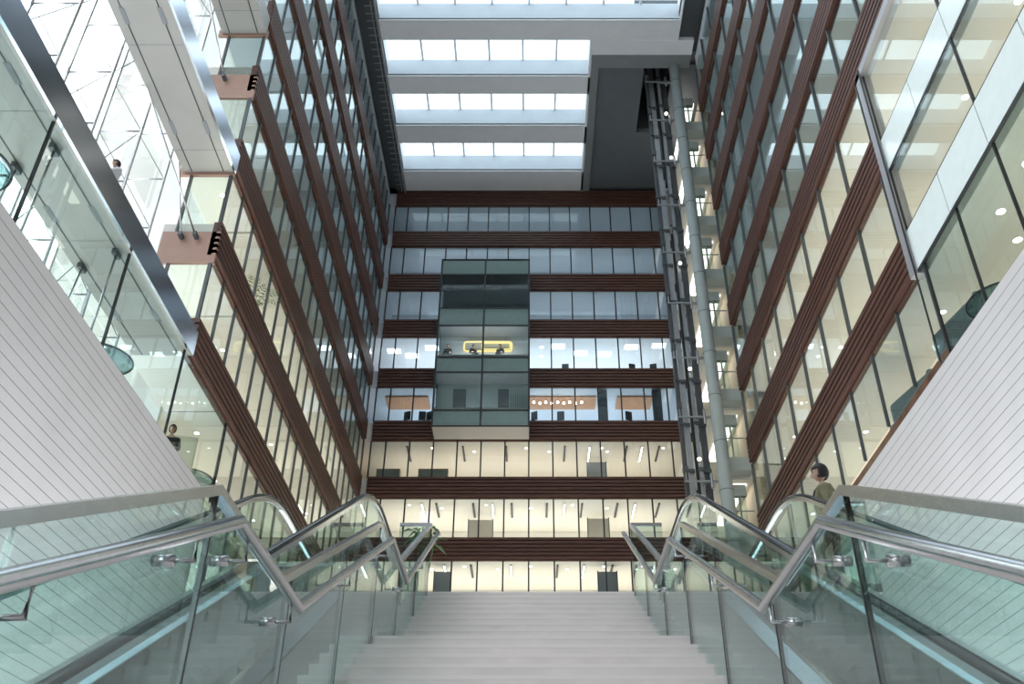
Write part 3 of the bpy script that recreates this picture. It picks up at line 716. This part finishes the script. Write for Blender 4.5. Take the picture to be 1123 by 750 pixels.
# ------------------------------------------------------------------ people
def skin_mesh(name, edges_pts, m, parent, levels=1):
    """edges_pts: list of chains; each chain = [(x,y,z,r)...]; chains start on an existing point"""
    vs, es, rad, idx = [], [], [], {}
    for ch in edges_pts:
        prev = None
        for p in ch:
            key = tuple(round(c, 3) for c in p[:3])
            if key not in idx: idx[key] = len(vs); vs.append(p[:3]); rad.append(p[3])
            i = idx[key]
            if prev is not None and prev != i: es.append((prev, i))
            prev = i
    me = bpy.data.meshes.new(name); me.from_pydata(vs, es, [])
    o = bpy.data.objects.new(name, me); C.objects.link(o)
    md = o.modifiers.new('skin', 'SKIN'); md.use_smooth_shade = True
    if not me.skin_vertices: me.attributes.new  # layer is made by the modifier
    if len(me.skin_vertices) == 0:
        bm = bmesh.new(); bm.from_mesh(me); bm.verts.layers.skin.verify(); bm.to_mesh(me); bm.free()
    for i, r in enumerate(rad):
        sv = me.skin_vertices[0].data[i]; sv.radius = (r, r) if not isinstance(r, tuple) else r; sv.use_root = (i == 0)
    sb = o.modifiers.new('sub', 'SUBSURF'); sb.levels = levels; sb.render_levels = levels
    dg = bpy.context.evaluated_depsgraph_get(); ev = o.evaluated_get(dg)
    me2 = bpy.data.meshes.new_from_object(ev); me2.name = name
    o.modifiers.clear(); o.data = me2; me2.materials.clear(); me2.materials.append(m)
    for p in me2.polygons: p.use_smooth = True
    if parent: o.parent = parent
    return o
def person(loc, rz, label, pose, top, legs, hair='short', scale=1.0):
    P = thing('person', loc, label, 'person', rz=rz); P.scale = (scale,)*3
    sit = pose == 'sit'
    hz = .50 if sit else .93                                    # hip height
    sp = [(0, 0, hz, .135), (0, 0, hz+.18, .125), (0, .0, hz+.34, .15), (0, 0, hz+.48, .12), (0, -.01, hz+.57, .055), (0, -.02, hz+.64, .055)]
    armL, handsL = [], []
    def arm(s):
        sh_ = (s*.19, 0, hz+.46); 
        el = (s*.25, .03, hz+.18) if pose != 'lean' else (s*.27, -.18, hz+.26)
        wr = (s*.20, -.20, hz+.14) if sit else (s*.24, -.07, hz-.05)
        if pose == 'lean': wr = (s*.12, -.36, hz+.22)
        return sh_, el, wr
    chains = [[*sp]]
    sleeves = [[(0,0,hz-.02,.165), *[(a,b,c,r+.035) for a,b,c,r in sp[1:4]], (0, -.008, hz+.545, .085)]]
    for s in (-1, 1):
        a, b, c = arm(s)
        chains.append([sp[3], (*a, .062), (*b, .045), (*c, .030)])
        sleeves.append([(sp[3][0], sp[3][1], sp[3][2], sp[3][3]+.035), (*a, .092), (*b, .066), (c[0]*.98, c[1]*.98, c[2]+.01, .042)])
        dr = (Vector(c)-Vector(b)).normalized(); sd = Vector((s, 0, 0))
        palm = Vector(c)+dr*.075
        chains.append([(*c, .030), (*palm, .028)])
        for f in range(4):
            k0 = palm+sd*(.024-.016*f)+dr*.01; L_ = (.062, .078, .074, .056)[f]
            k1 = k0+dr*L_*.55; k2 = k1+(dr+Vector((0, 0, -.5))).normalized()*L_*.5
            chains.append([(*palm, .028), (*k0, .010), (*k1, .009), (*k2, .008)])
        th = Vector(c)+dr*.03; t1 = th+(dr*.5-sd*.9).normalized()*.04; t2 = t1+dr*.035
        chains.append([(*c, .030), (*t1, .012), (*t2, .009)])
        kn = (s*.11, -.46, hz-.02) if sit else (s*.10, -.02, .50)
        an = (s*.11, -.46, .09) if sit else (s*.10, .01, .09)
        toe = (an[0], an[1]-.16, .045)
        chains.append([sp[0], (s*.10, 0 if not sit else -.06, hz-.03, .095), (*kn, .06), (*an, .042), (*toe, .035)])
    skin_mesh('body', chains, M_skin, P)
    skin_mesh('top', sleeves, top, P)
    tr = [[(0, 0, hz+.04, .145), (0, 0, hz, .15)]]
    for s in (-1, 1):
        kn = (s*.11, -.46, hz-.02) if sit else (s*.10, -.02, .50); an = (s*.11, -.46, .12) if sit else (s*.10, .01, .12)
        tr.append([(0, 0, hz, .15), (s*.10, 0 if not sit else -.06, hz-.03, .11), (*kn, .078), (*an, .06)])
    skin_mesh('trousers', tr, legs, P)
    # head with face
    hd = bmesh.new(); bmesh.ops.create_uvsphere(hd, u_segments=24, v_segments=18, radius=1)
    cz = hz+.755
    for v in hd.verts:
        x, y, z = v.co
        f = 1-.22*max(0, -z)**1.5
        v.co = Vector((x*.078*f, y*.098*f - .012*max(0,-z), z*.118))
        if y < -.6 and -.45 < z < .12 and abs(x) < .22: v.co.y -= .020*(1-abs(x)/.22)*(1 if z < -.1 else .5)
        if y < -.5 and .05 < z < .3 and .15 < abs(x) < .55: v.co.y += .008
    for v in hd.verts: v.co += Vector((0, -.03, cz))
    ears = hd
    for s in (-1, 1):
        r = bmesh.ops.create_uvsphere(hd, u_segments=8, v_segments=6, radius=1)
        for v in r['verts']: v.co = Vector((s*.078+v.co.x*.012, -.02+v.co.y*.018, cz+v.co.z*.032))
    h = obj('head', hd, M_skin, P, True)
    em = mat('eye_dark', (.02, .015, .012), .2); lm = mat('lip', (.42, .18, .15), .5)
    for s in (-1, 1):
        bm = bmesh.new(); r = bmesh.ops.create_uvsphere(bm, u_segments=10, v_segments=8, radius=.011)
        for v in r['verts']: v.co += Vector((s*.030, -.115, cz+.012))
        obj('eye', bm, em, h, True)
    bm = bmesh.new(); r = bmesh.ops.create_uvsphere(bm, u_segments=10, v_segments=8, radius=1)
    for v in r['verts']: v.co = Vector((v.co.x*.024, -.118+v.co.y*.008, cz-.058+v.co.z*.008))
    obj('mouth', bm, lm, h, True)
    hb = bmesh.new(); bmesh.ops.create_uvsphere(hb, u_segments=28, v_segments=20, radius=1)
    rnd = random.Random(3)
    kill = [v for v in hb.verts if (v.co.y < -.40 and v.co.z < .30) or v.co.z < (-.78 if hair == 'short' else -.9)]
    bmesh.ops.delete(hb, geom=kill, context='VERTS')
    for v in hb.verts:
        j = 1+rnd.uniform(-.03, .03)
        v.co = Vector((v.co.x*.102*j, v.co.y*.122*j-.02, v.co.z*.138*j+cz+.014))
    ho = obj('hair', hb, M_hair, P, True); sd_ = ho.modifiers.new('s', 'SOLIDIFY'); sd_.thickness = .015
    return P
M_olive = mat('olive_jacket', (.22, .21, .12), .8, noise=.2, nscale=12); M_navy = mat('navy_trousers', (.05, .07, .12), .8, noise=.1)
M_wshirt = mat('white_shirt', (.72, .74, .76), .8, noise=.04); M_suit = mat('dark_suit', (.02, .022, .026), .8, noise=.1)
p = person((4.27, 12.5, F1), -PI/2-.25, 'person with short black hair in an olive jacket facing left beyond the right escalator', 'stand', M_olive, M_suit, scale=1.08)
bm = nm(); tube(bm, [(.11, -.06, 1.46), (.06, -.13, 1.40), (0, -.15, 1.36), (-.06, -.13, 1.40), (-.11, -.06, 1.46)], .022, 8); obj('collar_strap', bm, M_black, p, True)
struct(bx('floor_landing', M_floor, 3.95, 4.62, 12.0, 12.9, F1-.12, F1), 'upper landing floor beside the right escalator', 'floor')
person((-11.3, 18.6, 16.30), -.6, 'person in a white shirt and dark trousers standing above the polished left edge strip', 'lean', M_wshirt, M_navy)
person((-11.35, 26.2, 12.41), .3, 'person in a dark suit seated behind glass near the left white wall tip', 'sit', M_suit, M_suit, scale=1.15)
cch = thing('lounge_chair', (-11.3, 26.98, 12.41), 'cream armchair behind the seated person on the left mezzanine', 'armchair', rz=.3)
M_cream = mat('cream_fabric', (.72, .66, .50), .8, noise=.06)
bx('seat', M_cream, -.4, .4, -.35, .4, .22, .46, parent=cch, bevel=.05); bx('backrest', M_cream, -.45, .45, .32, .48, .3, 1.8, parent=cch, bevel=.06)
for i, (x, r) in enumerate(((-5.55, 0), (-3.85, .6), (-2.05, -.3))):
    person((x, 52.3, H(5)-.02), r, 'dark-clothed person in the glass meeting box, %s from its left side' % ORD[i], 'sit', M_suit, M_suit)
    ch = thing('stool', (x, 52.32, H(5)-.02), 'plain stool under the %s seated person in the glass meeting box' % ORD[i], 'stool', 'stools in the glass meeting box')
    bm = nm(); lathe(bm, [(.19, .28), (.2, .30), (.19, .32)], 20); obj('seat', bm, M_black, ch); bm = nm(); tube(bm, [(0,0,.0), (0,0,.29)], .03, 8); obj('post', bm, M_steel, ch)
struct(bx('floor_box', M_carpet, -6.1, -.2, 51.35, YB-.05, H(5)-.15, H(5)-.03), 'floor of the meeting room in the glass box', 'floor')
struct(bx('floor_box', M_carpet, -6.1, -.2, 51.35, YB-.05, H(4)-.15, H(4)-.03), 'lower floor of the meeting room in the glass box', 'floor')

# ------------------------------------------------------------------ plants
def plant(loc, label, n=26, hgt=1.3, spread=.5, seed=1, zmin=.55):
    t = thing('potted_plant', loc, label, 'plant', 'potted plants'); rnd = random.Random(seed)
    bm = nm(); lathe(bm, [(.16, 0), (.22, .40), (.20, .42), (.18, .38)], 24); obj('pot', bm, M_pot, t, True)
    bm = nm(); st = nm()
    for i in range(n):
        a = rnd.uniform(0, 2*PI); r = rnd.uniform(.15, spread); z = hgt*rnd.uniform(zmin, 1)
        b = Vector((0, 0, .38)); c = Vector((r*.4*math.cos(a), r*.4*math.sin(a), z)); e = Vector((r*math.cos(a), r*math.sin(a), z-rnd.uniform(.0, .2)))
        tube(st, [b, b.lerp(c, .6)+Vector((0,0,.05)), c], .007, 5, False)
        sd = Vector((-math.sin(a), math.cos(a), 0))*.055
        m1 = c.lerp(e, .4)+Vector((0,0,.05))
        v = [bm.verts.new(q) for q in (c, m1+sd, e, m1-sd)]; v2 = bm.verts.new(m1-Vector((0,0,.015)))
        bm.faces.new((v[0], v[1], v2)); bm.faces.new((v[1], v[2], v2)); bm.faces.new((v[2], v[3], v2)); bm.faces.new((v[3], v[0], v2))
    obj('foliage', bm, M_leaf, t); obj('stem', st, M_leaf, t)
plant((-1.78, 14.9, F1), 'leafy potted plant just beyond the top of the stairs on the left', 30, 1.98, .44, 2, .84)
plant((1.98, 22.0, F1), 'small potted plant on the upper floor beyond the top of the stairs on the right', 30, 2.6, .35, 4)
def palm(loc, label, seed):
    t = thing('potted_palm', loc, label, 'plant'); rnd = random.Random(seed)
    bm = nm(); lathe(bm, [(.2, 0), (.28, .5), (.25, .52), (.22, .46)], 24); obj('pot', bm, M_pot, t, True)
    bm = nm(); st = nm()
    for i in range(11):
        a = 2*PI*i/11+rnd.uniform(-.2, .2); tip = rnd.uniform(.6, 1.0)
        pts = [Vector((tip*u*math.cos(a), tip*u*math.sin(a), .5+1.5*u*(1.55-u*.75))) for u in [j/8 for j in range(9)]]
        tube(st, pts, .01, 5, False)
        for j in range(2, 9):
            d = (pts[j]-pts[j-1]).normalized(); sd = d.cross(Vector((0,0,1))).normalized()
            for s in (-1, 1):
                q = pts[j]; e = q+sd*s*.28+d*.18-Vector((0,0,.10))
                v = [bm.verts.new(x) for x in (q, q.lerp(e,.5)+d*.03, e, q.lerp(e,.5)-d*.03)]; bm.faces.new(v)
    obj('foliage', bm, M_leaf, t); obj('stem', st, M_leaf, t)
palm((-11.35, 30.6, H(2)), 'feathery palm behind the glass of the second lit storey on the left', 5)

# ------------------------------------------------------------------ lamps in the ceilings
M_dl = emit('downlight_glow', (1, .95, .85), 9); M_dlc = emit('cool_glow', (.9, .95, 1), 7)
for m_ in (M_dl, M_dlc, MATS['shaft_glow'], MATS['yellow_glow']): m_.cycles.emission_sampling = 'NONE'
def downlight(x, y, z, label, group, r=.085, m=M_dl):
    t = thing('downlight', (x, y, z), label, 'ceiling light', group)
    bm = nm(); lathe(bm, [(r, -.02), (r, -.012)], 16); obj('lens', bm, m, t)
    bm = nm(); lathe(bm, [(r+.03, -.012), (r+.03, .0)], 16); obj('trim_ring', bm, M_whitePlain, t)
WHERE = ['mezzanine', 'first storey above the lowest left band', 'second storey', 'third storey']
for k in range(0, 3):
    zc = H(k+1)-BT+.04 if k else H(1)-BT+.04
    stn = ('below the first', 'above the first', 'above the second')[k]
    for i in range(6):
        y = 29.5+i*4.0+k*.7
        downlight(-11.9-.5*(i % 2), y, zc, 'small round downlight %s brown band on the left, %s from the near end' % (stn, ORD[i]), 'downlights behind the left facade')
    for i in range(5):
        y = 22.0+i*3.7+k*.6
        downlight(11.9+.9*(i % 2), y, zc, 'small round downlight %s brown band on the right, %s from the near end' % (stn, ORD[i]), 'downlights behind the right facade')
for i, (x, y) in enumerate(((11.7, 17.6), (11.6, 15.9), (12.8, 14.3), (12.6, 18.7), (14.2, 16.4))):
    downlight(x, y, 15.43, 'round downlight in the ceiling above the right mezzanine, %s of five' % ORD[i], 'right mezzanine downlights', .11)
for i, (x, y) in enumerate(((11.6, 17.2), (12.9, 15.6), (11.7, 14.2))):
    downlight(x, y, 19.1, 'round downlight between the two pale glass strips, %s from the corner' % ORD[i], 'downlights between the pale strips', .09)
downlight(-11.4, 25.8, H(3)-BT+.04, 'round downlight in the near left corner room with the beige ceiling', 'corner room downlights')
# linear ceiling lights behind the back facade
def linear(x, y, z, lit, label, L_=2.2):
    t = thing('linear_ceiling_light', (x, y, z), label, 'ceiling light', 'linear lights behind the back facade')
    bx('housing', M_black, -.06, .06, 0, L_, -.07, 0, parent=t)
    bx('diffuser', M_dl if lit else M_mull, -.04, .04, .03, L_-.03, -.085, -.07, parent=t)
STO = {1: 'first', 2: 'second', 3: 'third', 0: 'lowest'}
for k, lst in ((1, ((-3.6, 0), (-5.2, 1), (-1.2, 1), (1.6, 0), (3.2, 1), (4.9, 0), (7.4, 1))), (2, ((-5.9, 0), (-3.6, 0), (-6.8, 1), (-2.4, 1), (-1.2, 0), (1.0, 0), (2.1, 1), (3.2, 0), (5.4, 0), (6.5, 1), (8.0, 0))), (3, ((-8, 0), (-4.4, 0), (-1.6, 0), (2.2, 0), (3.8, 1), (6.2, 0), (7.2, 1), (8.3, 0)))):
    for i, (x, lit) in enumerate(sorted(lst)):
        linear(x, YB+.9, H(k+1)-BT+.04, lit, '%s linear light in the ceiling above the %s back band, %s from the left' % ('glowing' if lit else 'dark unlit', STO[k], ORD[i]))
for k, xs in ((1, (-8, -6, -4, -2, 0, 2.2, 4.4, 6.4)), (2, (-7.6, -5.6, -2.8, 0, 2.6, 4.8)), (3, (-6.4, -3.7, -.3, 1.2, 4.6, 5.0, 8.6))):
    for i, x in enumerate(xs):
        downlight(x, YB+1.2+.5*(i % 2), H(k+1)-BT+.04, 'tiny downlight above the %s back band, %s from the left' % (STO[k], ORD[i]), 'downlights behind the back facade', .09)
# bright square ceiling panels of the white office storey
for i, (x, y) in enumerate(((-9.6, 55), (-6.9, 54.6), (1.9, 54.4), (3.5, 55.3), (5.2, 55.4), (7.0, 54.5), (8.9, 54.3), (-8.4, 55.6))):
    t = thing('ceiling_panel_light', (x, y, H(6)-BT+.04), 'bright square ceiling panel in the white office storey, %s placed' % ORD[i] if False else 'square panel light in the white office storey, %s from the left' % ORD[sorted((-9.6,-6.9,1.9,3.5,5.2,7.0,8.9,-8.4)).index(x)], 'ceiling light', 'panel lights in the white office storey')
    bx('diffuser', M_dlc, -.45, .45, -.3, .3, -.03, -.01, parent=t); bx('frame', M_whitePlain, -.5, .5, -.35, .35, -.012, 0, parent=t)
for i, z in enumerate((34.6, 33.4)):
    downlight(.75, YB+1.4, H(6)-BT+.04, 'starry cool spotlight right of the glass meeting box, %s' % ('upper' if i == 0 else 'lower'), 'cool spots by the glass box', .14, M_dlc) if i == 0 else downlight(.75, YB+2.6, H(6)-BT+.04, 'starry cool spotlight right of the glass meeting box, lower', 'cool spots by the glass box', .14, M_dlc)
# string of bulbs and wood ceiling in the blue office storey
for x0_, x1_, lab in ((-.1, 4.4, 'orange wood ceiling strip right of the glass box in the blue office storey'), (5.8, 8.2, 'orange wood ceiling strip near the lift in the blue office storey'), (-9.8, -6.9, 'orange wood ceiling strip at the left end of the blue office storey')):
    tag(bx('wood_ceiling_panel', M_wood, x0_, x1_, YB+1.3, YB+3.0, H(5)-BT-.08, H(5)-BT+.02), lab, 'ceiling panel')
for i in range(9):
    x = .2+i*.40; z = H(5)-BT-.55-.08*(i % 2)
    t = thing('pendant_bulb', (x, YB+1.15, z), 'small glowing pendant bulb in the blue office storey, %s from the left' % ORD[i], 'pendant lamp', 'pendant bulbs in the blue office storey')
    bm = nm(); bmesh.ops.create_uvsphere(bm, u_segments=10, v_segments=8, radius=.085); obj('bulb', bm, M_dl, t, True)
    bm = nm(); tube(bm, [(0,0,.08), (0,0,.60+.08*(i % 2))], .008, 5); obj('cord', bm, M_black, t)
# dark partitions in the blue office storey, interior doors and walls
for x, lab in ((4.75, 'dark partition column in the blue office storey, near the orange ceiling'), (8.35, 'dark partition column in the blue office storey, near the lift rails')):
    struct(bx('wall_partition', mat('navy_partition', (.02, .035, .05), .5), x-.3, x+.3, YB+.45, YB+.75, H(4), H(5)-BT+.02), lab, 'partition')
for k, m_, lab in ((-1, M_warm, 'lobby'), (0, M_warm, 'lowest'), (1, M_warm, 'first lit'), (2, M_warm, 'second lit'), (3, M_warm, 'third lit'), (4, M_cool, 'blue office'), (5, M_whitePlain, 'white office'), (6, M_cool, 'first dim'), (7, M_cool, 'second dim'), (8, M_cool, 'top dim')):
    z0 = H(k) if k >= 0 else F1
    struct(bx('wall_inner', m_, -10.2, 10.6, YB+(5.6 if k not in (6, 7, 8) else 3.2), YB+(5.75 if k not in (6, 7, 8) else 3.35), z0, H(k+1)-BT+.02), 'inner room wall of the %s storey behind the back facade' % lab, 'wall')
for i, (x, k, wd, hh, lab) in enumerate(((-5.3, 1, .95, 2.3, 'dark doorway seen past the top of the stairs on the left'), (4.6, 1, 1.1, 2.3, 'dark doorway beside the small plant past the top of the stairs'),
     (-3.2, 2, 1.5, 2.3, 'grey shadow built as a door in the second lit storey left of centre'), (4.3, 2, 1.3, 2.4, 'grey shadow built as a door in the second lit storey right of centre'), (4.35, 3, 1.2, 2.4, 'dark doorway in the third lit storey right of the glass box'))):
    t = thing('interior_door', (x, YB+(1.3 if k == 1 else 2.9), H(k)), lab, 'door', 'doors in the back rooms')
    bx('leaf', M_grey if k != 2 else mat('taupe_shadow', (.42, .38, .32), .6), -wd/2, wd/2, 0, .08, 0, hh, parent=t)  # second-storey leaves stand in for grey shadows
    bx('frame', M_mull, -wd/2-.06, -wd/2, -.02, .1, 0, hh+.06, parent=t); bx('frame', M_mull, wd/2, wd/2+.06, -.02, .1, 0, hh+.06, parent=t)
    bx('handle', M_steel, wd/2-.18, wd/2-.06, -.05, 0, 1.0, 1.03, parent=t)
for i, (x, wd) in enumerate(((-9.2, 1.5), (-6.3, 1.9))):
    t = thing('low_cabinet', (x, YB+1.6, H(3)), 'green-grey low cabinet in the third lit storey, %s from the left' % ORD[i], 'cabinet', 'low cabinets in the third lit storey')
    bx('body', mat('green_grey', (.22, .25, .22), .5), -wd/2, wd/2, 0, .5, 0, 1.25, parent=t); bx('top', M_wood, -wd/2-.02, wd/2+.02, -.02, .52, 1.25, 1.30, parent=t)
def office_chair(loc, rz, label):
    t = thing('office_chair', loc, label, 'chair', 'office chairs behind the back facade', rz)
    bx('seat', M_black, -.24, .24, -.24, .24, .45, .52, parent=t, bevel=.03); bx('backrest', M_black, -.24, .24, .22, .28, .58, 1.25, parent=t, bevel=.04)
    bm = nm(); tube(bm, [(0, .1, .3), (0, .27, .5), (0, .28, .7)], .025, 8); obj('back_post', bm, M_black, t)
    bm = nm(); tube(bm, [(0,0,.06), (0,0,.46)], .03, 8); obj('gas_lift', bm, M_steel, t)
    for j in range(5):
        a = 2*PI*j/5; bm = nm(); tube(bm, [(0,0,.09), (.28*math.cos(a), .28*math.sin(a), -.015)], .02, 6); obj('leg', bm, M_black, t)
for i, (x, k) in enumerate(((.35, 4), (2.0, 4), (6.4, 4), (-8.1, 4), (-7.2, 4), (-6.6, 4), (2.4, 5), (6.9, 5), (8.5, 5))):
    office_chair((x, YB+(1.3 if k == 4 else 1.7), H(k)), (.4*i) % 1.0-.5+PI, 'black office chair in the %s office storey, %s' % ({4: 'blue', 5: 'white'}[k], ('right beside the glass box', 'second right of the glass box', 'near the dark partition', 'far left', 'middle of the left three', 'left beside the glass box', 'nearest right of the glass box', 'third pane from the lift', 'close to the lift rails')[i]))

# ------------------------------------------------------------------ daylight portals
for i in range(1, len(BY)):
    a = BY[i][1]; b = BY[i-1][0]; xr = 3.9 if i < 4 else 9.2
    portal('daylight', ((xr-9.5)/2, (a+b)/2, ZC+1.75), (0, 0, 0), xr+9.5, b-a)
portal('daylight', (-14.0, 8, 30), (0, -PI/2, 0), 35, 36)
portal('daylight', (-7.5, -9.2, 3.95), (PI/2, 0, 0), 9.2, 11)
